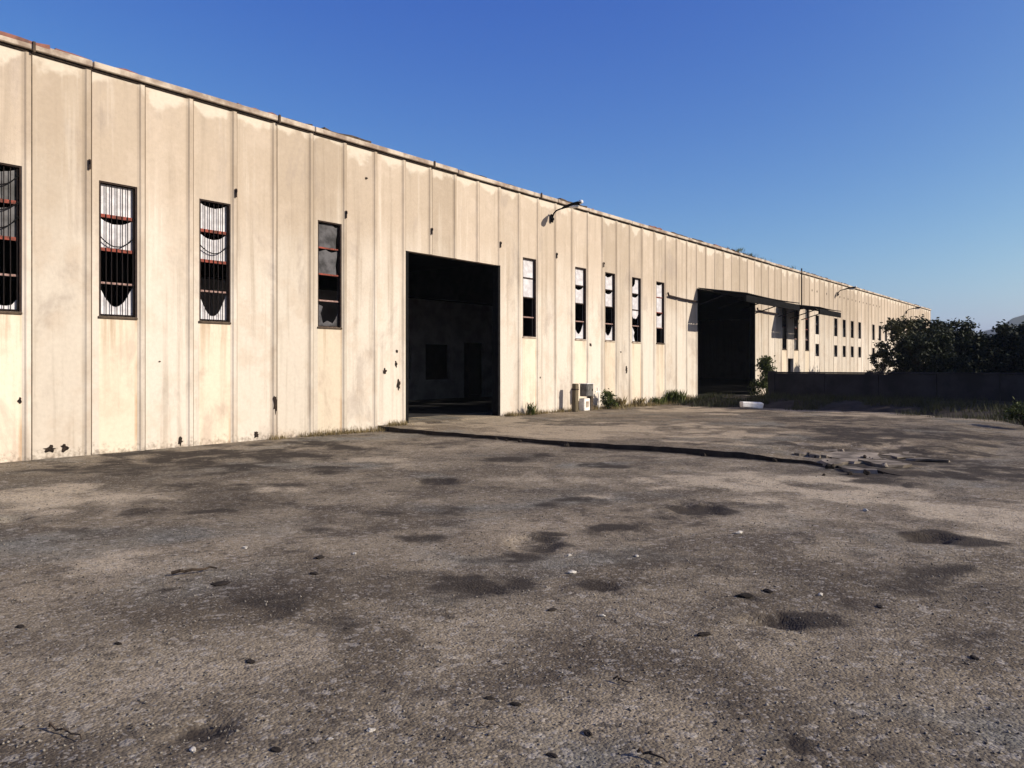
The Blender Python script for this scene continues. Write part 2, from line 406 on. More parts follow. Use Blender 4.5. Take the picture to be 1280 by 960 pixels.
def ground_z(xs, ys):
    near = sstep(60, 20, np.hypot(xs, ys))
    z = (fbm(xs * 0.35, ys * 0.35, 3, 3) - 0.5) * 0.07 * near + (fbm(xs * 2.3, ys * 2.3, 3, 8) - 0.5) * 0.022 * near
    z = z * sstep(14.9, 14.0, ys) if True else z
    wx = (fbm(xs * 2.2, ys * 2.2, 3, 51) - 0.5) + (fbm(xs * 7, ys * 7, 2, 52) - 0.5) * .6
    for (px, py, a, b, dp) in POTS:
        cx, cy, ra, rb = ell(px, py, a, b)
        dx = xs - cx + wx * ra; dy = ys - cy + wx * ra
        u = (dx * R2[0] + dy * R2[1]) / ra; v = (dx * F2[0] + dy * F2[1]) / rb
        d = np.sqrt(u * u + v * v)
        z = z - dp * (1 - sstep(0.55, 1.0, d))
    return z
def apron_edge(y):
    base = np.interp(y, [-3, 1.5, 3.0, 4.2, 6.0, 9.4, 14.5, 45], [12.0, 12.2, 12.85, 13.36, 13.55, 13.38, 13.8, 13.8])
    out = y > 14.4
    return base + (np.where(out, 0, (fbm(y * 1.6, y * 0, 4, 77) - 0.5) * 0.22 + (vnoise(y * 6, y * 0, 79) - 0.5) * 0.07))
def add_attr(me, name, arr):
    a = me.attributes.new(name, 'FLOAT', 'POINT')
    a.data.foreach_set('value', np.asarray(arr, dtype=np.float32))

def grid_obj(name, X, Y, Z, mat, **k):
    ny, nx = X.shape
    me = bpy.data.meshes.new(name)
    co = np.stack([X.ravel(), Y.ravel(), Z.ravel()], 1).astype(np.float32)
    idx = np.arange(nx * ny).reshape(ny, nx)
    q = np.stack([idx[:-1, :-1], idx[:-1, 1:], idx[1:, 1:], idx[1:, :-1]], -1).reshape(-1, 4)
    me.vertices.add(len(co)); me.vertices.foreach_set('co', co.ravel())
    me.loops.add(q.size); me.loops.foreach_set('vertex_index', q.ravel().astype(np.int32))
    me.polygons.add(len(q)); me.polygons.foreach_set('loop_start', np.arange(0, q.size, 4, dtype=np.int32))
    me.polygons.foreach_set('use_smooth', np.ones(len(q), dtype=bool))
    me.update(calc_edges=True); me.validate()
    st = mask(X.ravel(), Y.ravel(), STAINS, 21)
    if name == 'ground':
        x_, y_ = X.ravel(), Y.ravel(); e_ = apron_edge(y_) - x_
        line = (1 - sstep(.02, .30 + .25 * vnoise(x_ * 0, y_ * 2.2, 7), e_)) * sstep(2.0, 3.2, y_) * (y_ < 14.6) * (e_ > -.5)
        st = np.maximum(st, 1.1 * line)
    add_attr(me, 'stain', st)
    add_attr(me, 'dust', mask(X.ravel(), Y.ravel(), DUST, 61))
    return link(name, me, mat, **k)

def graded(lo, a, b, hi, step):
    fine = list(np.arange(a, b + step * 0.5, step))
    out, s, v = [], step, a
    while v > lo: s *= 1.35; v -= s; out.append(v)
    out[-1] = lo; pre = out[::-1]
    post, s, v = [], step, fine[-1]
    while v < hi: s *= 1.35; v += s; post.append(v)
    post[-1] = hi
    return np.array(pre + fine + post)
gx = graded(-2500, 0.0, 30.0, 5000, 0.065); gy = graded(-2500, -1.0, 14.9, 5000, 0.065)
GX, GY = np.meshgrid(gx, gy)
grid_obj('ground', GX, GY, ground_z(GX, GY), M['ground'], kind='structure')

# raised asphalt apron in front of and inside the gates
ay = np.concatenate([np.arange(0.4, 14.9, 0.07), np.array([15.2, 16, 17, 19, 22, 26, 32, 40, 44])])
t = np.concatenate([[0, 0, 0.03], np.arange(0.1, 14.0, 0.09), np.arange(14.2, 30, 0.4), np.arange(31, 74, 3)])
AX = np.empty((len(ay), len(t))); AY = np.repeat(ay[:, None], len(t), 1)
for i, y in enumerate(ay):
    e = float(apron_edge(np.array([y]))[0]); AX[i] = e + t
s_y = sstep(1.2, 3.6, AY + (fbm(AX * 0.5, AY * 0.5, 3, 5) - 0.5) * 1.5)
AZ = 0.085 * s_y - 0.05 * (1 - s_y) + (fbm(AX * 0.6, AY * 0.6, 3, 14) - 0.5) * 0.035 + (fbm(AX * 3, AY * 3, 2, 15) - 0.5) * 0.012
AZ = np.where(AY > 14.6, 0.11, AZ)
# crumbled dip near its outer corner
cx, cy = gpt(1075, 568, .08)
AZ -= 0.06 * (1 - sstep(0.5, 1.6, np.hypot((AX - cx) / 1.6, (AY - cy) / 1.3) + (fbm(AX * 2, AY * 2, 3, 33) - 0.5) * 1.4))
AZ[:, 0] = -0.15
apron = grid_obj('apron', AX, AY, AZ, [M['apron'], M['soil']], kind='structure')
ncol = AX.shape[1] - 1
for j in range(AX.shape[0] - 1):
    f = apron.data.polygons[j * ncol]; f.material_index = 1; f.use_smooth = False

# verge bank in front of the low wall
vy = np.arange(-6, 14.2, 0.12); tv = np.linspace(0, 1, 40)
VX = np.empty((len(vy), 40)); VY = np.repeat(vy[:, None], 40, 1)
edge_v = np.interp(vy, [-6, 2, 6, 10.8, 12.6, 14.2], [23.4, 25.0, 26.9, 27.6, 27.3, 28.4]) + (fbm(vy * 1.2, vy * 0, 3, 91) - 0.5) * 0.9
for i in range(len(vy)): VX[i] = edge_v[i] + tv * (33.6 - edge_v[i])
VZ = 0.02 + 0.30 * sstep(0, 0.35, tv)[None, :] * sstep(14.2, 13.0, VY) + (fbm(VX * 1.5, VY * 1.5, 3, 93) - 0.5) * 0.16 * sstep(0, 0.2, tv)[None, :]
VZ[:, 0] = -0.1
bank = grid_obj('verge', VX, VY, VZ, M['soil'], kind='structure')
VERGE_EDGE = (vy, edge_v)

# ------------------------------------------------------------------ the warehouse
K0, K1 = -9, 80
hall = empty('warehouse', (0, D, 0), label='long abandoned cream concrete warehouse with ribbed facade, broken windows and open gates', cat='warehouse')
def kx(k): return X0 + PITCH * k
GATE = (9, 12, 4.57)       # modules, head height
DOOR = (27, 33, 4.95)
WZ0, WZ1 = 2.50, 4.95
WINS = {-1: 0, 1: 0, 3: 0, 6: 0, 14: 0, 17: 0, 19: 0, 21: 0, 23: 0, 38: 0, 40: 0, 42: 0}
FAR = [44, 48, 50, 52, 54, 58, 60, 62, 64, 66, 70, 72, 74]
wl, wr = 0.135, 0.855     # window limits inside a module
RIB = [(.835, 0), (.872, -.010), (.898, -.032), (.968, -.032), (.976, -.024), (.979, .07), (1.0, .07), (1.0, .16)]
wr = 0.842
LFT = [(0.012, .004), (.017, 0)]
FULL = LFT + RIB + [(.012, .16)]
LEFT = LFT + [(wl, 0), (wl, .16), (.012, .16)]
RIGHT = [(wr, -.002)] + RIB[1:] + [(wr, .16)]
MIDP = [(wl, 0), (wr, 0), (wr, .16), (wl, .16)]
SIDEDOOR = (39, 2.0)
LASTG = {GATE[1], DOOR[1]}
for k in range(K0, K1 + 1):
    bm = bmesh.new()
    def P(poly, z0, z1, mi=0): prism_z(bm, poly, z0, z1, mi)
    fl = FULL
    top = ROOF_Z - 0.155
    if GATE[0] <= k <= GATE[1]: P(fl, GATE[2], top)
    elif DOOR[0] <= k <= DOOR[1]: P(fl, DOOR[2], top)
    elif k in WINS:
        P(MIDP, -0.3, WZ0, 1); P(LEFT, -0.3, WZ1); P(RIGHT, -0.3, WZ1); P(FULL, WZ1, top)
    elif k in FAR:
        a, b, c, d = 2.17, 2.92, 3.5, 4.66
        P(FULL, -0.3, a); P(LEFT, a, b); P(RIGHT, a, b); P(FULL, b, c); P(LEFT, c, d); P(RIGHT, c, d); P(FULL, d, top)
    elif k == SIDEDOOR[0]:
        P(FULL, 2.0, top)
    else: P(FULL, -0.3, top)
    fix(bm)
    o = from_bm('wall_panel', bm, [M['wall'], M['infill']], hall)
    o.location = (kx(k), random.uniform(-0.006, 0.006), 0)

XL, XR = kx(K0), kx(K1 + 1)
# coping with a dark drip gap, and remains of the rusted sheet edge on it
bm = bmesh.new()
xx = XL
while xx < XR:
    L = PITCH * 5
    dz = random.uniform(-.012, .012)
    box(bm, (xx + .012, -.09, ROOF_Z - .115 + dz), (min(xx + L, XR) - .012, .30, ROOF_Z + dz), 0.012)
    xx += L
from_bm('coping', bm, M['coping'], hall)
bm = bmesh.new()
box(bm, (XL, -.03, ROOF_Z - .153), (XR, .2, ROOF_Z - .10))
from_bm('drip_gap', bm, M['hole'], hall)
xx = XL
while xx < XR:
    L = random.uniform(.3, 1.7)
    if random.random() < 0.72:
        h = random.uniform(.015, .06)
        n = max(2, int(L / .2)); pts = [(0, -.02)]
        pts += [(L * i / n, h * random.uniform(.15, 1.3)) for i in range(n + 1)]
        pts += [(L, -.02)]
        bm = bmesh.new()
        prism_y(bm, pts, random.uniform(-.10, .0), .12); fix(bm)
        o = from_bm('roof_edge', bm, M[random.choice(['rooftile', 'joint', 'darkrust', 'joint'])], hall); o.location = (xx, 0, ROOF_Z)
    xx += L + random.uniform(0, .5)

# expansion joints
for k in (0, 5, 10, 15, 20, 25, 35, 41, 46):
    bm = bmesh.new()
    z0 = GATE[2] if GATE[0] < k <= GATE[1] else (DOOR[2] if DOOR[0] < k <= DOOR[1] else 0)
    box(bm, (-.018, -.012, z0), (.012, .05, ROOF_Z - .155))
    if k < 20:
        box(bm, (-.02, -.125, ROOF_Z - .15), (.02, -.092, ROOF_Z + .025))
    o = from_bm('joint_strip', bm, M['joint'], hall); o.location = (kx(k), 0, 0)
# little iron slots beside every third seam
for k in (-2, 1, 4, 7, 10, 13, 16, 19):
    bm = bmesh.new(); box(bm, (-.075, -.075, 5.10), (-.035, -.05, 5.28), .006)
    box(bm, (-.065, -.10, 5.20), (-.045, -.075, 5.26), .004)
    o = from_bm('iron_hook', bm, M['darkrust'], hall); o.location = (kx(k), 0, 0)
for k in range(42, 62):
    bm = bmesh.new(); tube(bm, [(0.45, -.004, 6.1), (0.45, .02, 6.1)], 0.07, 8)
    o = from_bm('drain_hole', bm, M['hole'], hall); o.location = (kx(k), 0, 0)

# holes in the panels, their dark depth painted as flat patches (photo px, half w px, half h px)
for (px, py, a, b) in [(62, 561, 8, 6), (81, 560, 6, 6), (225, 552, 4, 8), (24, 501, 3, 5), (320, 543, 4, 6), (352, 547, 3, 3), (60, 575, 6, 3), (130, 569, 6, 2), (343, 505, 3, 16),
                       (495, 455, 2, 6), (481, 464, 3, 5), (498, 480, 3, 11), (496, 439, 2, 3), (623, 520, 2, 4), (690, 521, 2, 4), (738, 431, 2, 3), (783, 462, 1.6, 7), (458, 223, 2.5, 2.5), (675, 472, 1.2, 2), (776, 440, 1.2, 1.5), (199, 452, 2, 1.5), (660, 545 - 24, 2, 4)]:
    x, z = fpt(px, py); sc = math.hypot(x, D) / FPX
    sx = sc / (D / math.hypot(x, D)) 
    bm = bmesh.new()
    n = 17; ring = []
    for i in range(n):
        r = random.uniform(.35, .85); t_ = 2 * math.pi * i / n
        ring.append((x + math.cos(t_) * a * sx * r, max(0.01, z + math.sin(t_) * b * sc * r)))
    u = ((x - X0) / PITCH) % 1.0
    yf = -.036 if u > .89 else -.007
    prism_y(bm, ring, yf - .004, .02)
    fix(bm)
    from_bm('hole_patch', bm, M['hole'], hall)

# windows
NP = 4
def pane_poly(kind, u0, v0, u1, v1):
    w, h = u1 - u0, v1 - v0
    j = lambda s: random.uniform(-s, s)
    if kind == 'full': return [[(u0, v0), (u1, v0), (u1, v1), (u0, v1)]]
    if kind == 'bowl' or kind == 'bowl_deep':
        dp = .72 if kind == 'bowl' else .86
        arc = [(u0 + w * (.97 - .94 * t / 12), v1 - h * (dp * math.sin(math.pi * t / 12) ** .75) + j(.008)) for t in range(1, 12)]
        return [[(u0, v0), (u1, v0), (u1, v1 - h * .04)] + arc + [(u0, v1 - h * .04)]]
    if kind == 'low':
        return [[(u0, v0), (u1, v0), (u1, v0 + h * .34)] + [(u1 - w * t / 8, v0 + h * (.12 + .1 * abs(t - 4) / 4 + j(.05))) for t in range(1, 8)] + [(u0, v0 + h * .3)]]
    if kind == 'sag':
        dp = random.uniform(.14, .26)
        top = [(u1 - w * t / 10, v1 - h * (dp * math.sin(math.pi * t / 10) ** .8 + random.uniform(0, .02))) for t in range(0, 11)]
        return [[(u0, v0), (u1, v0)] + top]
    if kind == 'hang':
        arc = [(u0 + w * t / 8, v1 - h * (.25 + .3 * math.sin(math.pi * t / 8) + j(.05))) for t in range(0, 9)]
        return [[(u1, v1), (u0, v1)] + arc]
    if kind == 'nobite':
        return [[(u0, v0), (u1, v0), (u1, v1), (u0 + w * .62, v1), (u0 + w * .55, v1 - h * .35), (u0 + w * .4, v1 - h * .55), (u0 + w * .15, v1 - h * .6), (u0, v1 - h * .45)]]
    if kind == 'ragged':
        top = [(u1 - w * t / 7, v1 - h * random.uniform(.0, .14)) for t in range(0, 8)]
        return [[(u0, v0), (u1 - w * random.uniform(.05, .2), v0)] + [(u1 - w * random.uniform(.05, .25), v0 + h * .4)] + top]
    if kind == 'shards':
        return [[(u0, v0), (u1, v0), (u1, v0 + h * .55), (u1 - w * .12, v0 + h * .3), (u0 + w * .75, v0 + h * .12), (u0 + w * .5, v0 + h * .22), (u0 + w * .3, v0 + h * .1), (u0 + w * .2, v0 + h * .5), (u0 + w * .3, v0 + h * .8), (u0, v0 + h * .9)]]
    if kind == 'left':
        return [[(u0, v0), (u0 + w * .55, v0), (u0 + w * .4, v0 + h * .35), (u0 + w * .5, v0 + h * .6), (u0 + w * .2, v1), (u0, v1)]]
    return []

def window(k, z0, z1, panes, mats, bars=0, wires=0, frame='rust', npn=4, sill=True, detailed=True):
    """a child 'window' (its steel frame) with panes, bars, sill and loose wires as sub-parts"""
    bm = bmesh.new()
    u0, u1 = wl + .004, wr - .004
    fy0, fy1 = .075, .115
    th = .028
    box(bm, (u0, .006, z0), (u0 + th, fy1, z1)); box(bm, (u1 - th, .006, z0), (u1, fy1, z1))
    box(bm, (u0 + th, fy0, z0), (u1 - th, fy1, z0 + th)); box(bm, (u0 + th, .01, z1 - th), (u1 - th, fy1, z1))
    H = (z1 - z0) / npn
    for i in range(1, npn):
        box(bm, (u0 + th, fy0 - .012, z0 + H * i - (.018 if i == 1 or not bars else .03)), (u1 - th, fy1 - .004, z0 + H * i + (.018 if i == 1 or not bars else .03)), mi=2 if i == 1 and npn == 4 else 1)
    w = from_bm('window', bm, [M['darkrust'], M['rust' if frame == 'rust' else 'darkrust'], M['paleiron']], hall); w.location = (kx(k), 0, 0)
    for i, kind in enumerate(panes):
        a, b = z0 + H * i + (.018 if i else th), z0 + H * (i + 1) - (.018 if i < npn - 1 else th)
        for poly in pane_poly(kind, u0 + th + .002, a, u1 - th - .002, b):
            bm = bmesh.new(); prism_y(bm, poly, .092, .098); fix(bm)
            p = from_bm('pane', bm, M[mats[i]], w)
            p.rotation_euler = (0, 0, 0)
    if bars:
        bm = bmesh.new()
        for j in range(bars):
            x = u0 + (u1 - u0) * (j + .5) / bars
            box(bm, (x - .0065, .045, z0 + .01), (x + .0065, .056, z1 - .01))
        for zc in (z0 + .03, z1 - .03):
            box(bm, (u0, .057, zc - .012), (u1, .066, zc + .012))
        from_bm('bars', bm, M['bar'], w)
    if wires:
        bm = bmesh.new()
        for j in range(wires):
            zz = z0 + H * (2.45 + j * .62) + random.uniform(-.08, .08)
            sag = random.uniform(.18, .3)
            tube(bm, [(u0 + (u1 - u0) * t / 10, .03, zz + random.uniform(-.004, .004) - sag * 4 * (t / 10) * (1 - t / 10) + .06 * t / 10) for t in range(11)], .011, 5)
        from_bm('loose_wire', bm, M['blackmetal'], w)
    if sill:
        bm = bmesh.new(); box(bm, (wl - .02, -.03, z0 - .045), (wr + .0, .07, z0 - .002), .006)
        from_bm('sill', bm, M['coping'] if frame != 'rust' else M['joint'], w)
    return w

G, DG, MG = 'glass', 'dglass', 'mglass'
window(-1, WZ0, WZ1, ['low', '', 'sag', 'sag'], [G, DG, MG, MG], 7, 3)
window(1, WZ0, WZ1, ['bowl', '', 'sag', 'full'], [G, G, G, G], 7, 1)
window(3, WZ0, WZ1, ['bowl_deep', '', 'sag', 'sag'], [G, G, G, G], 7, 1)
window(6, WZ0, WZ1, ['shards', '', 'ragged', 'ragged'], [MG, DG, MG, MG], 0, 0)
window(14, WZ0, WZ1, ['', '', 'full', 'full'], [G, G, G, G], 0, 0, 'darkrust')
window(17, WZ0, WZ1, ['bowl', '', 'sag', 'full'], [G, G, G, G], 0, 0, 'darkrust')
window(19, WZ0, WZ1, ['bowl', '', 'sag', 'sag'], [G, G, G, G], 0, 0, 'darkrust')
window(21, WZ0, WZ1, ['left', 'hang', 'sag', 'nobite'], [G, G, G, G], 0, 0, 'darkrust')
window(23, WZ0, WZ1, ['', 'sag', 'full', 'sag'], [G, G, G, G], 0, 0, 'rust')
window(38, WZ0, WZ1, ['', 'full', '', 'left'], [MG, MG, MG, MG])
window(40, WZ0, WZ1, ['full', '', 'shards', ''], [MG, MG, MG, MG])
window(42, WZ0, WZ1, ['', 'shards', '', 'full'], [DG, DG, MG, DG])
for k in FAR:
    window(k, 2.17, 2.92, ['shards'], [DG], npn=1, frame='darkrust', sill=False)
    window(k, 3.5, 4.66, ['full', ''] if k % 4 else ['', 'shards'], [DG, DG], npn=2, frame='darkrust', sill=False)

# rear of the hall: roof, end and rear walls, office partition inside the gate
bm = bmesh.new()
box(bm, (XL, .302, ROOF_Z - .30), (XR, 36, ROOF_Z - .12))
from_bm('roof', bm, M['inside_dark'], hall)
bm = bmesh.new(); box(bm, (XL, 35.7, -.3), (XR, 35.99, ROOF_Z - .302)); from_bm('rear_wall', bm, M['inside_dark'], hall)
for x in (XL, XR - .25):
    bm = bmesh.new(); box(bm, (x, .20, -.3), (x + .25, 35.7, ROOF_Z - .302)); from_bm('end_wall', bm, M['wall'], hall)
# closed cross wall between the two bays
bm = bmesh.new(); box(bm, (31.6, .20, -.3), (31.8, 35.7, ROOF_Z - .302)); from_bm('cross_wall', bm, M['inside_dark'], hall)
bm = bmesh.new(); box(bm, (13.9, 1.5, .02), (25.59, 35.69, .135)); box(bm, (25.61, .30, .02), (XR - .26, 35.69, .135)); from_bm('hall_floor_shade', bm, M['inside_dark'], None, kind='structure').location = (0, D, 0)  # near-black floor sheet paints the shade inside the gates
# office partition
PY = 9.2
def pp(px, py): return fpt(px, py, D + PY)
wx0, wz1 = pp(532, 430); wx1, wz0 = pp(562, 474)
dx0, dz1 = pp(580, 428); dx1, _ = pp(605, 470)
vx0, vz1 = pp(497, 432); vx1, vz0 = pp(514, 474)
bm = bmesh.new()
def wallpiece(x0, x1, z0, z1): box(bm, (x0, PY, z0), (x1, PY + .15, z1))
ph = 4.45
cuts = [(vx0, vx1, vz0, vz1), (wx0, wx1, wz0, wz1), (dx0, dx1, 0.0, dz1)]
cx_ = 14.5
for (a, b, c, d) in cuts:
    wallpiece(cx_, a, -.1, ph)
    if c > .02: wallpiece(a, b, -.1, c)
    wallpiece(a, b, d, ph)
    cx_ = b
wallpiece(cx_, 31.59, -.1, ph)
part = from_bm('office_partition', bm, M['inside'], hall)
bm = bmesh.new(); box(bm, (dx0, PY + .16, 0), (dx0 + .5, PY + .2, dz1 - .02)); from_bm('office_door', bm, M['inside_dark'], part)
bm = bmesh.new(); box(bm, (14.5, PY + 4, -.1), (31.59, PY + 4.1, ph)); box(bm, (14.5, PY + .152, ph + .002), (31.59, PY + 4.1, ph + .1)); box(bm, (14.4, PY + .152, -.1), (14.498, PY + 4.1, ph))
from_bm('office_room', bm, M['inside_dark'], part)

# canopies over the loading door and the side door
for (x0, x1, name) in ((32.5, 39.45, 'canopy'), (42.75, 46.7, 'canopy')):
    Lx = x1 - x0
    bm = bmesh.new()
    zi, zo, pj = 4.98, 4.64, 2.25
    n = int(Lx / .12)
    def cz(yy): return zi + (zo - zi) * (yy / pj)
    # corrugated sheet: wave along x, slopes outwards
    up = []; lo = []
    for i in range(n + 1):
        x = Lx * i / n; wv = .018 * (1 if i % 2 else -1)
        sag = -.05 * math.sin(math.pi * i / n) if Lx > 5 else -.03 * math.sin(math.pi * i / n)
        a = bm.verts.new((x, -.056, cz(0) + wv)); b = bm.verts.new((x, -pj, cz(pj) + wv + sag))
        c = bm.verts.new((x, -.056, cz(0) + wv - .008)); d = bm.verts.new((x, -pj, cz(pj) + wv - .008 + sag))
        up.append((a, b)); lo.append((c, d))
    for i in range(n):
        bm.faces.new((up[i][0], up[i][1], up[i + 1][1], up[i + 1][0])); bm.faces.new((lo[i][0], lo[i + 1][0], lo[i + 1][1], lo[i][1]))
        bm.faces.new((up[i][1], lo[i][1], lo[i + 1][1], up[i + 1][1])); bm.faces.new((up[i][0], up[i + 1][0], lo[i + 1][0], lo[i][0]))
    bm.faces.new((up[0][0], lo[0][0], lo[0][1], up[0][1])); bm.faces.new((up[n][0], up[n][1], lo[n][1], lo[n][0]))
    fix(bm)
    c = from_bm(name, bm, M['blackmetal'], hall); c.location = (x0, 0, 0)
    bm = bmesh.new()
    box(bm, (0, -pj + .01, zo - .36), (Lx, -pj + .09, zo - .085))  # deep near-black beam stands in for the shaded canopy underside
    from_bm('edge_shade_beam', bm, M['blackmetal'], c)
    bm = bmesh.new(); box(bm, (0, -.14, zi - .15), (Lx, -.056, zi - .045)); from_bm('wall_beam', bm, M['blackmetal'], c)
    m = max(3, int(Lx / 1.9) + 1)
    for i in range(m):
        x = .05 + (Lx - .1) * i / (m - 1)
        bm = bmesh.new()
        tube(bm, [(x, -.15, zi - .1), (x, -pj + .09, zo - .14)], .035, 6)
        tube(bm, [(x, -.06, zi - .75), (x, -pj * .62, cz(pj * .62) - .14)], .028, 6)
        from_bm('bracket', bm, M['blackmetal'], c)
# wall pipe running past the last window to the loading door, and beyond it
for (xa, xb, za, zb) in ((29.6, 32.45, 4.44, 4.36), (39.6, 42.7, 4.4, 4.36)):
    bm = bmesh.new(); tube(bm, [(xa, -.09, za + .12), (xa + .05, -.10, za), ((xa + xb) / 2, -.10, (za + zb) / 2 - .02), (xb, -.10, zb)], .04, 8)
    from_bm('wall_pipe', bm, M['darkrust'], hall)
bm = bmesh.new(); tube(bm, [(46.6, -.1, 4.9), (46.6, -.1, ROOF_Z + .05), (46.6, -.1, ROOF_Z + .14)], .04, 8)
from_bm('drain_pipe', bm, M['darkrust'], hall)
# loading door: steel posts of the opening
for x in (kx(27) + .065, kx(34) - .045):
    bm = bmesh.new(); box(bm, (x - .05, -.02, 0), (x + .05, .26, DOOR[2] - .003)); from_bm('gate_post', bm, M['blackmetal'], hall)
for x in (kx(9) + .065, kx(13) - .045):
    bm = bmesh.new(); box(bm, (x - .05, .004, 0), (x + .05, .24, GATE[2] - .003)); from_bm('gate_post', bm, M['blackmetal'], hall)
bm = bmesh.new(); box(bm, (kx(9), .164, GATE[2] - .02), (kx(13), .40, GATE[2] + .35)); from_bm('gate_track', bm, M['blackmetal'], hall)

# ------------------------------------------------------------------ wall lamps
def wall_lamp(x, z, label):
    o = empty('wall_lamp', (x, D - .034, z), label=label, cat='wall lamp', group='lamps along the top of the facade')
    bm = bmesh.new(); box(bm, (-.06, -.05, -.16), (.06, 0, .10), .01); tube(bm, [(0, -.05, -.06), (0, -.09, -.06)], .05, 8)
    from_bm('bracket', bm, M['blackmetal'], o)
    bm = bmesh.new(); tube(bm, [(0, -.05, .0), (0, -.10, .12), (0, -.2, .2), (0, -.36, .235), (0, -.52, .255)], .026, 8)
    from_bm('arm', bm, M['blackmetal'], o, True)
    bm = bmesh.new()
    secs = [(-.62, .045, .035), (-.72, .075, .05), (-.95, .13, .075), (-1.2, .125, .075), (-1.34, .07, .04)]
    rings = []
    for (y, hw, hh) in secs:
        zc = .25 + (-y - .62) * .12
        rings.append([bm.verts.new((hw * math.cos(a), y, zc + hh * (math.sin(a) if math.sin(a) > 0 else .45 * math.sin(a)))) for a in [2 * math.pi * i / 14 for i in range(14)]])
    for a, b in zip(rings[:-1], rings[1:]):
        for j in range(14): bm.faces.new((a[j], a[(j + 1) % 14], b[(j + 1) % 14], b[j]))
    bm.faces.new(rings[0][::-1]); bm.faces.new(rings[-1]); fix(bm)
    h = from_bm('lamp_head', bm, M['blackmetal'], o, True)
    bm = bmesh.new()
    bmesh.ops.create_uvsphere(bm, u_segments=12, v_segments=8, radius=1)
    bmesh.ops.scale(bm, vec=(.09, .19, .055), verts=bm.verts); bmesh.ops.translate(bm, vec=(0, -1.05, .25), verts=bm.verts)
    from_bm('lens', bm, M['whitemetal'], h, True)
    bm = bmesh.new(); tube(bm, [(0, -1.28, .36), (0, -1.37, .37)], [.075, .05], 10)  # white cap painted as the glint at the lamp's tip
    from_bm('glint_cap', bm, M['whitemetal'], h, True)
    h.location = (0, .18, 0)
    return o
for (px, py, lab) in ((688, 272, 'dark curved-arm street lamp head on the facade right of the first open gate'),
                      (1046, 367, 'small dark lamp high on the facade past the end of the canopies'),
                      (1132, 390, 'farthest dark lamp high on the facade just above the tree tops')):
    x, z = fpt(px, py); wall_lamp(x, z, lab)

# ------------------------------------------------------------------ vegetation
def leaf_quads(cent, spread, n, size, flat=1.0, stretch=1.6):
    """n leaf quads gaussian-scattered about centres -> verts, faces"""
    c = cent[rng.integers(0, len(cent), n)] + rng.normal(0, 1, (n, 3)) * spread
    d = rng.normal(0, 1, (n, 3)); d /= np.linalg.norm(d, axis=1)[:, None]
    e = rng.normal(0, 1, (n, 3)); e -= d * (e * d).sum(1)[:, None]; e /= np.linalg.norm(e, axis=1)[:, None]
    s = (size * rng.uniform(.6, 1.3, n))[:, None]
    v = np.stack([c - d * s * stretch * .5, c + e * s * .38, c + d * s * stretch * .5, c - e * s * .38], 1).reshape(-1, 3)
    f = np.arange(4 * n).reshape(n, 4)
    return v, f

def mesh_np(name, v, f):
    me = bpy.data.meshes.new(name)
    me.vertices.add(len(v)); me.vertices.foreach_set('co', v.astype(np.float32).ravel())
    me.loops.add(f.size); me.loops.foreach_set('vertex_index', f.ravel().astype(np.int32))
    me.polygons.add(len(f)); me.polygons.foreach_set('loop_start', np.arange(0, f.size, f.shape[1], dtype=np.int32))
    me.update(calc_edges=True)
    return me

def make_tree(h, r, base, n_cl, n_lf, size, mat, seed, low=False):
    """Empty > trunk (with limbs), crown"""
    rs = random.Random(seed)
    root = empty('tree')
    bm = bmesh.new()
    pts = [Vector((0, 0, -.2))]
    p = Vector((0, 0, 0)); 
    for i in range(6):
        pts.append(p.copy()); p += Vector((rs.uniform(-.12, .12), rs.uniform(-.12, .12), h * .14))
    tube(bm, pts, [h * .022 * (1 - .12 * i) for i in range(len(pts))], 7)
    cents = []
    for i in range(n_cl):
        a = rs.uniform(0, 2 * math.pi); v = rs.random() ** .7
        zc = base + (h - base) * (v if not low else rs.random())
        fr = math.sqrt(max(.05, 1 - ((zc - base) / (h - base) * 1.7 - .75) ** 2)) if not low else math.sqrt(max(.08, 1 - ((zc - base) / (h - base)) ** 2 * .9))
        rr = r * fr * (rs.random() ** .45) * rs.uniform(.75, 1.15)
        c = Vector((rr * math.cos(a), rr * math.sin(a), zc)); cents.append(c)
        if i % 3 == 0:
            s = pts[min(5, 2 + int(3 * (zc / h)))]
            mid = s.lerp(c, .5) + Vector((0, 0, -.1 * rs.random() * h * .3))
            tube(bm, [s, mid, c], [h * .009, h * .006, h * .002], 5)
    from_bm('trunk', bm, M['bark'], root)
    v, f = leaf_quads(np.array([tuple(c) for c in cents]), np.array([r * .13, r * .13, r * .11]), n_lf, size, 1)
    link('crown', mesh_np('crown', v, f), M[mat], root)
    return root

def copy_tree(o):
    c = o.copy(); COL.objects.link(c)
    for ch in o.children:
        d = ch.copy(); COL.objects.link(d); d.parent = c
    return c

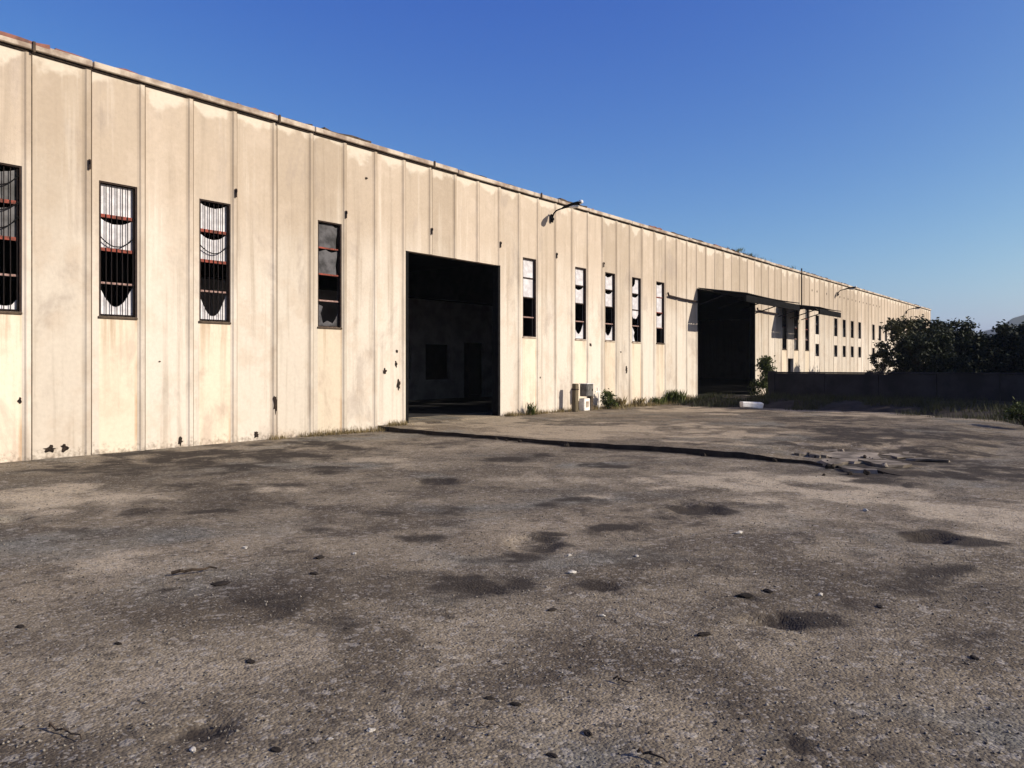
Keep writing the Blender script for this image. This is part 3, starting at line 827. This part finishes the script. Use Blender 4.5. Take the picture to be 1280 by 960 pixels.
protoA = make_tree(5.0, 2.0, .3, 70, 9000, .17, 'leaf', 1, True)
protoB = make_tree(5.2, 1.7, .5, 60, 6500, .16, 'leaf', 2)
protoC = make_tree(5.6, 1.5, .7, 34, 3600, .15, 'leaf2', 3)
used = set()
def plant(proto, x, y, s, rz, label, cat='tree', group=None, sx=1.0, z=0):
    if proto.name in used: o = copy_tree(proto)
    else: o = proto; used.add(proto.name)
    o.location = (x, y, z); o.scale = (s * sx, s * sx, s); o.rotation_euler = (0, 0, rz)
    setp(o, label, cat, group)
    return o
def at(px, y):
    return fpt(px, HORY, y)[0]
G1 = 'trees behind the low boundary wall'
PL = [(protoC, 1101, 9.8, .42, 1.0, 'thin low olive shrub in front of the far facade windows, leftmost of the trees'),
      (protoC, 1127, 9.6, .72, 2.6, 'loose olive tree whose top overlaps the far end of the facade'),
      (protoB, 1156, 9.0, .80, 1.0, 'dark tree beside the far end of the warehouse roofline'),
      (protoB, 1142, 8.4, .60, 4.4, 'dense dark bush behind the wall below the loose olive tree'),
      (protoA, 1166, 7.8, .66, 2.2, 'dark tree behind the wall just right of the warehouse end'),
      (protoB, 1196, 7.2, .76, 3.0, 'dark tree with a tufted top standing against the pale sky'),
      (protoA, 1216, 6.4, .64, 4.0, 'dark round tree behind the wall, left of the gap showing the hill'),
      (protoA, 1240, 5.6, .60, 5.0, 'low dark tree behind the wall under the blue hill'),
      (protoB, 1262, 4.8, .72, .6, 'dark green tree under the hill near the right edge'),
      (protoA, 1285, 4.2, .74, 1.7, 'greenest tree at the right edge of the photo behind the wall')]
for (pr, px, y, s, rz, lab) in PL:
    plant(pr, at(px, y), y, s, rz, lab, group=G1, sx=1.12)
# tall unseen trees added south of the yard, beyond the right edge of the picture: they shade the wall and the verge
G2 = 'unseen shade trees added south of the boundary wall'
for (x, y, s, rz, pr) in [(33.6, -4.0, 1.55, .3, protoA), (36.0, -4.2, 1.75, 1.2, protoA), (38.6, -4.6, 1.7, 2.0, protoA), (40.8, -4.4, 1.6, 2.9, protoA), (44.8, -4.6, 1.55, 3.5, protoA), (49.5, -4.2, 1.55, 4.4, protoA), (54.5, -4.5, 1.55, 5.2, protoA), (59.5, -4.2, 1.55, .9, protoA), (64.0, -4.4, 1.55, 2.4, protoA)]:
    plant(pr, x, y, s, rz, 'unseen tall dense tree added to shade the boundary wall and verge', group=G2, sx=1.0)

def tuft(name, x, y, z, h, w, n, mat, label, cat, lean=.5, parent=None, group=None):
    b = rng.normal(0, 1, (n, 2)) * w * .33
    hh = h * rng.uniform(.4, 1.1, n); a = rng.uniform(0, 2 * math.pi, n); l = rng.uniform(.05, lean, n) * hh
    wd = np.maximum(.006, h * .025) * rng.uniform(.7, 1.4, n)
    px_, py_ = -np.sin(a), np.cos(a)
    V = np.empty((n, 5, 3)); 
    V[:, 0] = np.stack([b[:, 0] - px_ * wd, b[:, 1] - py_ * wd, np.zeros(n) - .02], 1)
    V[:, 1] = np.stack([b[:, 0] + px_ * wd, b[:, 1] + py_ * wd, np.zeros(n) - .02], 1)
    mx = b[:, 0] + np.cos(a) * l * .35; my = b[:, 1] + np.sin(a) * l * .35
    V[:, 2] = np.stack([mx + px_ * wd * .8, my + py_ * wd * .8, hh * .6], 1)
    V[:, 3] = np.stack([b[:, 0] + np.cos(a) * l, b[:, 1] + np.sin(a) * l, hh], 1)
    V[:, 4] = np.stack([mx - px_ * wd * .8, my - py_ * wd * .8, hh * .6], 1)
    o = link(name, mesh_np(name, V.reshape(-1, 3), np.arange(5 * n).reshape(n, 5)), M[mat], parent)
    o.location = (x, y, z)
    return setp(o, label, cat, group)

def bush(x, y, z, h, r, n, mat, label, spike=0, name='bush', cat='bush', size=.06):
    root = empty(name, (x, y, z), label=label, cat=cat)
    cents = []; bm = bmesh.new()
    for i in range(18):
        a = random.uniform(0, 6.28); zc = h * random.uniform(.12, .95); rr = r * math.sqrt(max(.05, 1 - (zc / h) ** 2)) * random.random() ** .5
        c = (rr * math.cos(a), rr * math.sin(a), zc); cents.append(c)
        tube(bm, [(0, 0, -.05), (c[0] * .5, c[1] * .5, c[2] * .55), c], [.014, .010, .004], 4)
    for i in range(spike):
        c = (random.uniform(-.15, .15) * r, random.uniform(-.15, .15) * r, h * (1 + .12 * i)); cents += [c, c]
        tube(bm, [(0, 0, 0), c], [.014, .005], 4)
    from_bm('stems', bm, M['bark'], root)
    v, f = leaf_quads(np.array(cents), np.array([r * .2, r * .2, h * .09]), n, size)
    v[:, 2] = np.maximum(v[:, 2], .0)
    link('leaves', mesh_np('leaves', v, f), M[mat], root)
    return root
az = .11
x, y = fpt(760, 519, 14.25)[0], 14.25
bush(x, y, az, .58, .30, 900, 'weed', 'round dark green weed bush by the junk against the facade')
x = fpt(958, 500, 12.6)[0]
bush(x, 12.6, .15, 1.15, .75, 2600, 'weed', 'leafy green bush with a pointed tip at the end of the boundary wall', spike=5, size=.09)
b_ = gpt(1281, 531, .1); bush(b_[0], b_[1], .1, .55, .42, 900, 'weed', 'yellow green bush at the right edge in front of the dark verge', size=.07)
GT = 'weed tufts along the foot of the facade'
for (px, h, w, n, mat, lab) in [(664, .36, .2, 60, 'weed', 'single green tuft at the wall foot right of the gate'),
                                (776, .40, .3, 90, 'dry', 'dry weed tuft just right of the round bush'),
                                (800, .32, .4, 120, 'dry', 'low pale weed tuft under the window with the bitten top pane'),
                                (822, .30, .5, 160, 'weed', 'low dark weed tuft before the wide green one'),
                                (842, .52, .7, 260, 'weed', 'widest and tallest green weed tuft near the loading door'),
                                (858, .30, .5, 140, 'dry', 'short brown weed tuft beside the loading door jamb')]:
    yy = 14.42
    tuft('weed_tuft', fpt(px, 510, yy)[0], yy, az, h, w, n, mat, lab, 'weeds', group=GT)
# dry grass stubble along the wall foot and on the verge (uncountable)
def scatter_grass(name, pts, h, mat):
    V = []; Fc = []
    n = len(pts); pts = np.array(pts)
    a = rng.uniform(0, 6.28, n); hh = h * rng.uniform(.3, 1.2, n); wd = .007 + .004 * rng.random(n); l = hh * rng.uniform(.1, .7, n)
    ca, sa = np.cos(a), np.sin(a)
    v = np.empty((n, 3, 3))
    v[:, 0] = pts + np.stack([-sa * wd, ca * wd, 0 * a - .02], 1); v[:, 1] = pts + np.stack([sa * wd, -ca * wd, 0 * a - .02], 1)
    v[:, 2] = pts + np.stack([ca * l, sa * l, hh], 1)
    return link(name, mesh_np(name, v.reshape(-1, 3), np.arange(3 * n).reshape(n, 3)), M[mat], kind='stuff')
pts = []
for i in range(9000):
    x = random.choice([random.uniform(10.5, 14.6), random.uniform(24, 32.4), random.uniform(24, 32.4), random.uniform(18.8, 24)])
    dens = float(vnoise(np.array([x * 1.3]), np.array([0.3]), 5)[0])
    if random.random() > dens * (1.0 if x > 10 else .3): continue
    pts.append((x, D - .06 - abs(random.gauss(0, .16 if x < 24 else .4)), az if x > 14 else 0.0))
scatter_grass('grass', pts, .13, 'dry')
pts = []
iv = np.arange(len(vy))
for i in range(26000):
    a = random.randrange(len(vy)); b = min(39, int(abs(random.gauss(0, .45)) * 39) + random.randrange(3))
    if vnoise(VX[a, b] * .9, VY[a, b] * .9, 3) < .42: continue
    pts.append((VX[a, b] + random.uniform(-.1, .1), VY[a, b] + random.uniform(-.06, .06), VZ[a, b]))
scatter_grass('verge_grass', pts, .24, 'vergegrass')
# little plants rooted on the roof edge
for (px, h, lab) in ((908, .22, 'lowest weed on the roof edge above the loading door'), (924, .46, 'bushiest weed on the roof edge above the loading door'), (934, .28, 'low weed on the roof edge right of the bushiest one'), (941, .36, 'upright weed on the roof edge short of the roof pipe'),
                     (953, .26, 'last small weed on the roof edge before the roof pipe'), (990, .30, 'weed at the foot of the pipe on the roof edge')):
    x = fpt(px, 320)[0]
    tuft('roof_weed', x, D + .1, ROOF_Z - .01, h * .62, .55, 34, 'weed', lab, 'weeds', .7, group='weeds on the roof edge')

# ------------------------------------------------------------------ boundary wall
bwx = 32.9
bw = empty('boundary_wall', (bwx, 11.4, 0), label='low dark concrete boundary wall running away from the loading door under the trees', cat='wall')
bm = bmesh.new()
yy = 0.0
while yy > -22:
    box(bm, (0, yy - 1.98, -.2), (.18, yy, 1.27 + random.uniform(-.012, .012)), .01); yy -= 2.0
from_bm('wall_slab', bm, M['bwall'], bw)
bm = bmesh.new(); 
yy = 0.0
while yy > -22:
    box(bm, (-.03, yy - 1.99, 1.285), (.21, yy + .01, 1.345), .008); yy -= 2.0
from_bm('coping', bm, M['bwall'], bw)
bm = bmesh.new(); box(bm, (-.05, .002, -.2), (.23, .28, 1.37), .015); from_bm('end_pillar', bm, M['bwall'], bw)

# ------------------------------------------------------------------ junk by the facade
def xat(px, y): return fpt(px, 500, y)[0]
x, y = xat(719, 14.25), 14.25
o = empty('timber_post', (x, y, .08), label='short weathered timber post standing at the wall foot, left of the grey cabinet', cat='post')
bm = bmesh.new(); box(bm, (-.09, -.08, 0), (.09, .08, .93), .02, rot=Matrix.Rotation(R(1.5), 3, 'Y')); from_bm('shaft', bm, M['wood'], o)
bm = bmesh.new(); box(bm, (-.094, -.084, .72), (.094, .084, .76)); from_bm('iron_strap', bm, M['darkrust'], o)
x, y = xat(733, 14.30), 14.30
o = empty('metal_cabinet', (x, y, .1), label='grey brown metal cabinet mounted on a dark post beside the timber post', cat='cabinet')
bm = bmesh.new(); box(bm, (-.20, -.14, .47), (.22, .14, .88), .015); from_bm('case', bm, M['greymetal'], o)
bm = bmesh.new(); box(bm, (-.22, -.17, .882), (.25, .16, .905), .006); from_bm('lid', bm, M['whitemetal'], o)
bm = bmesh.new(); box(bm, (-.17, -.152, .50), (.19, -.141, .85), .004); d_ = from_bm('door', bm, M['greymetal'], o)
bm = bmesh.new(); box(bm, (.13, -.17, .65), (.155, -.153, .72), .003); from_bm('handle', bm, M['blackmetal'], d_)
bm = bmesh.new(); box(bm, (.18, -.07, -.12), (.34, .09, .468), .01); from_bm('post', bm, M['joint'], o)
x, y = xat(730, 14.42), 14.38
o = empty('concrete_block', (x - .02, y, .1), label='white concrete block standing on the ground under the grey cabinet', cat='block')
bm = bmesh.new(); box(bm, (-.2, -.11, -.02), (.17, .11, .40), .02); from_bm('body', bm, M['white'], o)
bm = bmesh.new(); box(bm, (-.1, -.116, .1), (.08, -.112, .3)); from_bm('recess', bm, M['coping'], o)
x, y = xat(749, 14.35), 14.35
bm = bmesh.new(); tube(bm, [(0, 0, -.05), (.01, .03, .5), (0, .08, .74)], .022, 7); box(bm, (-.16, .05, .58), (.16, .075, .62))
o = from_bm('white_stake', bm, M['white'], None, label='thin white stake with a crosspiece between the cabinet and the round bush', cat='stake'); o.location = (x, y, .1)
# white slab lying before the loading door
p = gpt(939, 511, .1)
bm = bmesh.new(); box(bm, (-.36, -.2, 0), (.36, .2, .2), .03, rot=Matrix.Rotation(R(3), 3, 'Y')); 
for v in bm.verts: v.co += Vector((random.uniform(-.02, .02), random.uniform(-.02, .02), random.uniform(-.015, .015)))
o = from_bm('white_slab', bm, M['white'], None, label='bright white stone slab lying in front of the loading door', cat='slab'); o.location = (p[0], p[1], .13); o.rotation_euler = (0, 0, TH - R(90))

# ------------------------------------------------------------------ rubble and litter on the yard
def rock(r, flat=.6, n=2, jag=.3):
    bm = bmesh.new(); bmesh.ops.create_icosphere(bm, subdivisions=n, radius=1)
    s = random.uniform(0, 99)
    for v in bm.verts:
        q = v.co * 1.4 + Vector((s, s, s))
        from mathutils import noise as mn
        v.co *= 1 + jag * mn.noise(q) + jag * .5 * mn.noise(q * 2.7)
        v.co.x *= r; v.co.y *= r * random.uniform(.98, 1.02); v.co.z *= r * flat
    return bm
def gz(x, y):
    return float(ground_z(np.array([x]), np.array([y]))[0])
def slab_bm(w, l, h):
    bm = bmesh.new(); n = random.randint(9, 13)
    ring = [(w * math.cos(a) * random.uniform(.5, 1.1), l * math.sin(a) * random.uniform(.5, 1.1)) for a in [2 * math.pi * i / n + random.uniform(-.22, .22) for i in range(n)]]
    fs = prism_z(bm, ring, 0, h); fix(bm)
    bmesh.ops.triangulate(bm, faces=[f for f in bm.faces if len(f.verts) > 4])
    for v in bm.verts: v.co += Vector((random.uniform(-.02, .02), random.uniform(-.02, .02), random.uniform(-.012, .012)))
    return bm
GS = 'broken asphalt slabs at the end of the apron'
for i, (px, py, w, l, h) in enumerate([(1006, 556, .45, .25, .05), (1035, 561, .4, .25, .04), (1062, 568, .8, .5, .035), (1088, 573, .7, .5, .04), (1106, 578, .4, .3, .06), (1042, 577, .3, .22, .07), (1070, 584, .35, .18, .06),
                                       (1098, 560, 1.0, .55, .025), (1132, 566, .6, .4, .03), (1150, 559, .6, .35, .03), (1022, 569, .25, .16, .07), (1118, 548, .8, .3, .025), (1166, 572, .4, .3, .03), (1000, 567, .18, .12, .07), (1050, 552, .9, .3, .02)]):
    x, y = gpt(px, py, .06)
    o = from_bm('broken_slab', slab_bm(w, l, h), M['asphalt'], None, label='flat broken slab of pale asphalt in the crumbled edge of the apron', cat='slab', group=GS)
    o.location = (x, y, .006 + random.uniform(-.012, .012)); o.rotation_euler = (R(random.uniform(-3, 3)), R(random.uniform(-3, 3)), random.uniform(0, 6))
for i in range(26):
    if i < 9:
        yy = random.uniform(2.8, 13.5); x = float(apron_edge(np.array([yy]))[0]) - random.uniform(.03, .35); y = yy
    else:
        x, y = gpt(random.gauss(1075, 55), random.gauss(572, 10), .05)
    r = random.uniform(.02, .06)
    o = from_bm('rubble_chunk', rock(r, .6, 2, .6), M[random.choice(['asphalt', 'darkstone', 'darkstone'])], None, label='fist sized crumb of broken asphalt along the apron edge', cat='rubble', group='crumbs of asphalt along the apron edge')
    o.location = (x, y, gz(x, y) + r * .3 + (.04 if i >= 16 else 0)); o.rotation_euler = (random.uniform(0, 6), random.uniform(0, 6), random.uniform(0, 6))
GC = 'dark clods lying on the yard'
for (px, py, r) in [(276, 730, .09), (645, 881, .035), (735, 917, .035), (313, 830, .04), (880, 794, .05), (345, 938, .035), (931, 745, .07), (148, 810, .03), (400, 698, .06), (393, 719, .045), (960, 738, .05), (1100, 757, .04), (612, 873, .03), (690, 945, .03), (25, 786, .04), (1218, 822, .035), (690, 762, .04)]:
    x, y = gpt(px, py)
    o = from_bm('clod', rock(r * .55, .5, 2, .5), M['darkstone'], None, label='small dark clod of earth lying on the gritty yard', cat='clod', group=GC)
    o.location = (x, y, gz(x, y) + r * .1); o.rotation_euler = (0, 0, random.uniform(0, 6)); o.scale = (1.5, .9, 1)
for (px, py, r, lab) in [(715, 717, .045, 'biggest white stone, in the middle of the yard among dark stains'), (464, 914, .024, 'white stone near the lower edge, left of the centre'), (712, 695, .028, 'small white stone just above the biggest white stone'), (796, 695, .03, 'white stone right of the dark stains in mid yard'),
                         (241, 938, .025, 'white stone chip at the rim of the dark pothole bottom left'), (412, 926, .016, 'tiny pale stone left of the white stone near the lower edge'), (1082, 638, .05, 'pale stone on the dusty strip at the right'), (924, 666, .05, 'flat pale stone above the right dark pothole'), (1026, 742, .03, 'pale stone right of the central dark hole'),
                         (443, 694, .03, 'pale stone in the left middle of the yard'), (306, 687, .035, 'pale stone on the yard left, beyond the brown stain'), (753, 770, .025, 'pale stone left of the dark hole in mid yard')]:
    x, y = gpt(px, py)
    o = from_bm('white_stone', rock(r * .62, .55, 2, .55), M['palestone'], None, label=lab, cat='stone', group='white stones lying on the yard')
    o.location = (x, y, gz(x, y) + r * .2); o.rotation_euler = (0, 0, random.uniform(0, 6)); o.scale = (1.3, .8, 1)
for (pa, pb, r, lab) in [((58, 911), (104, 927), .006, 'thin dark twig at the lower left of the yard'), ((797, 944), (830, 958), .007, 'dark twig at the lower edge right of centre'), ((592, 908), (628, 913), .004, 'short thin twig near the lower edge in the centre'), ((216, 722), (270, 715), .014, 'long dark stick pointing at the clod on the left'), ((770, 852), (790, 858), .006, 'short twig in the lower middle')]:
    (xa, ya), (xb, yb) = gpt(*pa), gpt(*pb)
    bm = bmesh.new(); n = 7
    tube(bm, [(xa + (xb - xa) * i / n + random.uniform(-.008, .008), ya + (yb - ya) * i / n + random.uniform(-.02, .02), gz(xa + (xb - xa) * i / n, ya + (yb - ya) * i / n) + r + .006 + .02 * math.sin(i * 1.4) ** 2) for i in range(n + 1)], [r * (1 - .08 * i) for i in range(n + 1)], 6)
    from_bm('twig', bm, M['bark'], None, label=lab, cat='twig', group='twigs on the yard')

# loose grit over the near yard (uncountable)
NG = 26000
dep = 2.6 + 13 * rng.random(NG) ** 1.9
lat = (rng.random(NG) - .5) * 1.5 * dep
gx_ = dep * F2[0] + lat * R2[0]; gy_ = dep * F2[1] + lat * R2[1]
keep = (gy_ < D - .1) & (vnoise(gx_ * 1.3, gy_ * 1.3, 4) > .3) & (gx_ < 12.6)
gx_, gy_ = gx_[keep], gy_[keep]; ng = len(gx_)
rr = .003 + .008 * rng.random(ng) ** 4.5
oct_v = np.array([(1, 0, 0), (-1, 0, 0), (0, 1, 0), (0, -1, 0), (0, 0, .75), (0, 0, -.75)], float)
oct_f = np.array([(0, 2, 4), (2, 1, 4), (1, 3, 4), (3, 0, 4), (2, 0, 5), (1, 2, 5), (3, 1, 5), (0, 3, 5)])
V = oct_v[None] * rng.uniform(.6, 1.3, (ng, 6, 1)) * rr[:, None, None]
a = rng.random(ng) * 6.28; ca, sa = np.cos(a)[:, None], np.sin(a)[:, None]
VX_ = V[:, :, 0] * ca - V[:, :, 1] * sa; VY_ = V[:, :, 0] * sa + V[:, :, 1] * ca
V = np.stack([VX_ + gx_[:, None], VY_ + gy_[:, None], V[:, :, 2] + ground_z(gx_, gy_)[:, None] + rr[:, None] * .3], -1).reshape(-1, 3)
Fc = (oct_f[None] + 6 * np.arange(ng)[:, None, None]).reshape(-1, 3)
n_ = NT('loose_grit'); cc = n_.sep(n_.voro(n_.pos(), 40))[0]
gm = n_.fin(n_.mix(n_.rng(cc, .2, .95), (0.05, 0.042, 0.036), (0.25, 0.225, 0.19)), .95)
link('gravel', mesh_np('gravel', V, Fc), gm, kind='stuff')

# ------------------------------------------------------------------ far hills
bm = bmesh.new()
prev = None
DH = 1500
for i in range(90):
    a = R(-30 + i * .75)
    e = math.degrees(a)
    prof = 165 * math.exp(-((e - 1) / 8.6) ** 2) + 75 * math.exp(-((e + 20) / 8) ** 2) + 8 * math.sin(e * 1.7) + 5 * math.sin(e * 4.1)
    prof = max(prof, 6) * .57
    row = []
    for (d, f) in ((DH - 350, -.02), (DH - 170, .45), (DH, 1.0), (DH + 300, .5), (DH + 600, -.02)):
        row.append(bm.verts.new((d * math.cos(a), d * math.sin(a), prof * f)))
    if prev:
        for j in range(4): bm.faces.new((prev[j], row[j], row[j + 1], prev[j + 1]))
    prev = row
fix(bm)
from_bm('hills', bm, M['hill'], None, True, kind='structure')

# ------------------------------------------------------------------ haze
USE_HAZE = True
if USE_HAZE:
    bm = bmesh.new(); box(bm, (-300, -1500, -2), (2200, 1500, 112))
    n = NT('thin_haze')
    v = n.n('ShaderNodeVolumePrincipled')
    v.inputs['Color'].default_value = (.78, .86, 1.0, 1); v.inputs['Density'].default_value = 0.0002; v.inputs['Anisotropy'].default_value = 0.0
    n.l(v.outputs[0], n.out.inputs['Volume'])
    from_bm('haze', bm, n.m, None, kind='stuff')

# ------------------------------------------------------------------ sky and sun
W = bpy.data.worlds.new('World'); S.world = W; W.use_nodes = True
t = W.node_tree; t.nodes.clear()
sky = t.nodes.new('ShaderNodeTexSky'); sky.sky_type = 'NISHITA'; sky.sun_disc = False
sky.sun_elevation = SUN_EL; sky.sun_rotation = R(180) - SUN_AZ
sky.air_density = 0.7; sky.dust_density = 2.2; sky.ozone_density = 5.5; sky.altitude = 100
bg = t.nodes.new('ShaderNodeBackground'); bg.inputs[1].default_value = 0.13
wo = t.nodes.new('ShaderNodeOutputWorld')
v1 = t.nodes.new('ShaderNodeVectorMath'); v1.operation = 'SCALE'; v1.inputs['Scale'].default_value = 0.163
gm_ = t.nodes.new('ShaderNodeGamma'); gm_.inputs['Gamma'].default_value = 1.38
v2 = t.nodes.new('ShaderNodeVectorMath'); v2.operation = 'SCALE'; v2.inputs['Scale'].default_value = 8.3
t.links.new(sky.outputs[0], v1.inputs[0]); t.links.new(v1.outputs[0], gm_.inputs['Color']); t.links.new(gm_.outputs[0], v2.inputs[0])
sp = t.nodes.new('ShaderNodeSeparateXYZ'); cb = t.nodes.new('ShaderNodeCombineXYZ'); t.links.new(v2.outputs[0], sp.inputs[0])
for i, (ex, sc, top_) in enumerate(((1.40, 2.12, .42), (1.12, 1.13, .56), (0.42, 0.65, .9))):
    a1 = t.nodes.new('ShaderNodeMath'); a1.operation = 'MULTIPLY'; a1.inputs[1].default_value = 0.1625; t.links.new(sp.outputs[i], a1.inputs[0])
    a0 = t.nodes.new('ShaderNodeMath'); a0.operation = 'MINIMUM'; a0.inputs[1].default_value = top_; t.links.new(a1.outputs[0], a0.inputs[0]); a1 = a0
    a2 = t.nodes.new('ShaderNodeMath'); a2.operation = 'POWER'; a2.inputs[1].default_value = ex; t.links.new(a1.outputs[0], a2.inputs[0])
    a3 = t.nodes.new('ShaderNodeMath'); a3.operation = 'MULTIPLY'; a3.inputs[1].default_value = sc / 0.1625; t.links.new(a2.outputs[0], a3.inputs[0])
    t.links.new(a3.outputs[0], cb.inputs[i])
t.links.new(cb.outputs[0], bg.inputs[0]); t.links.new(bg.outputs[0], wo.inputs[0])

sd = bpy.data.lights.new('sun', 'SUN'); sd.energy = 4.4; sd.angle = R(0.5); sd.color = (1.0, 0.90, 0.76)
so = bpy.data.objects.new('sun', sd); COL.objects.link(so)
dirv = Vector((math.sin(SUN_AZ) * math.cos(SUN_EL), -math.cos(SUN_AZ) * math.cos(SUN_EL), math.sin(SUN_EL)))
so.rotation_euler = dirv.to_track_quat('Z', 'Y').to_euler(); so.location = (0, -20, 30)

# ------------------------------------------------------------------ camera
cd = bpy.data.cameras.new('camera'); cam = bpy.data.objects.new('camera', cd); COL.objects.link(cam)
cam.location = (0, 0, HC); cam.rotation_euler = (R(90), 0, TH - R(90))
cd.sensor_width = 36; cd.lens = 36 * FPX / 1280; cd.shift_y = (HORY - 480) / 1280
cd.clip_start = 0.05; cd.clip_end = 9000
S.camera = cam

S.view_settings.view_transform = 'Standard'; S.view_settings.look = 'None'
S.view_settings.exposure = 0.55; S.view_settings.gamma = 1.0; S.view_settings.use_curve_mapping = False
S.render.engine = 'CYCLES'
S.render.resolution_x = 1024; S.render.resolution_y = 768
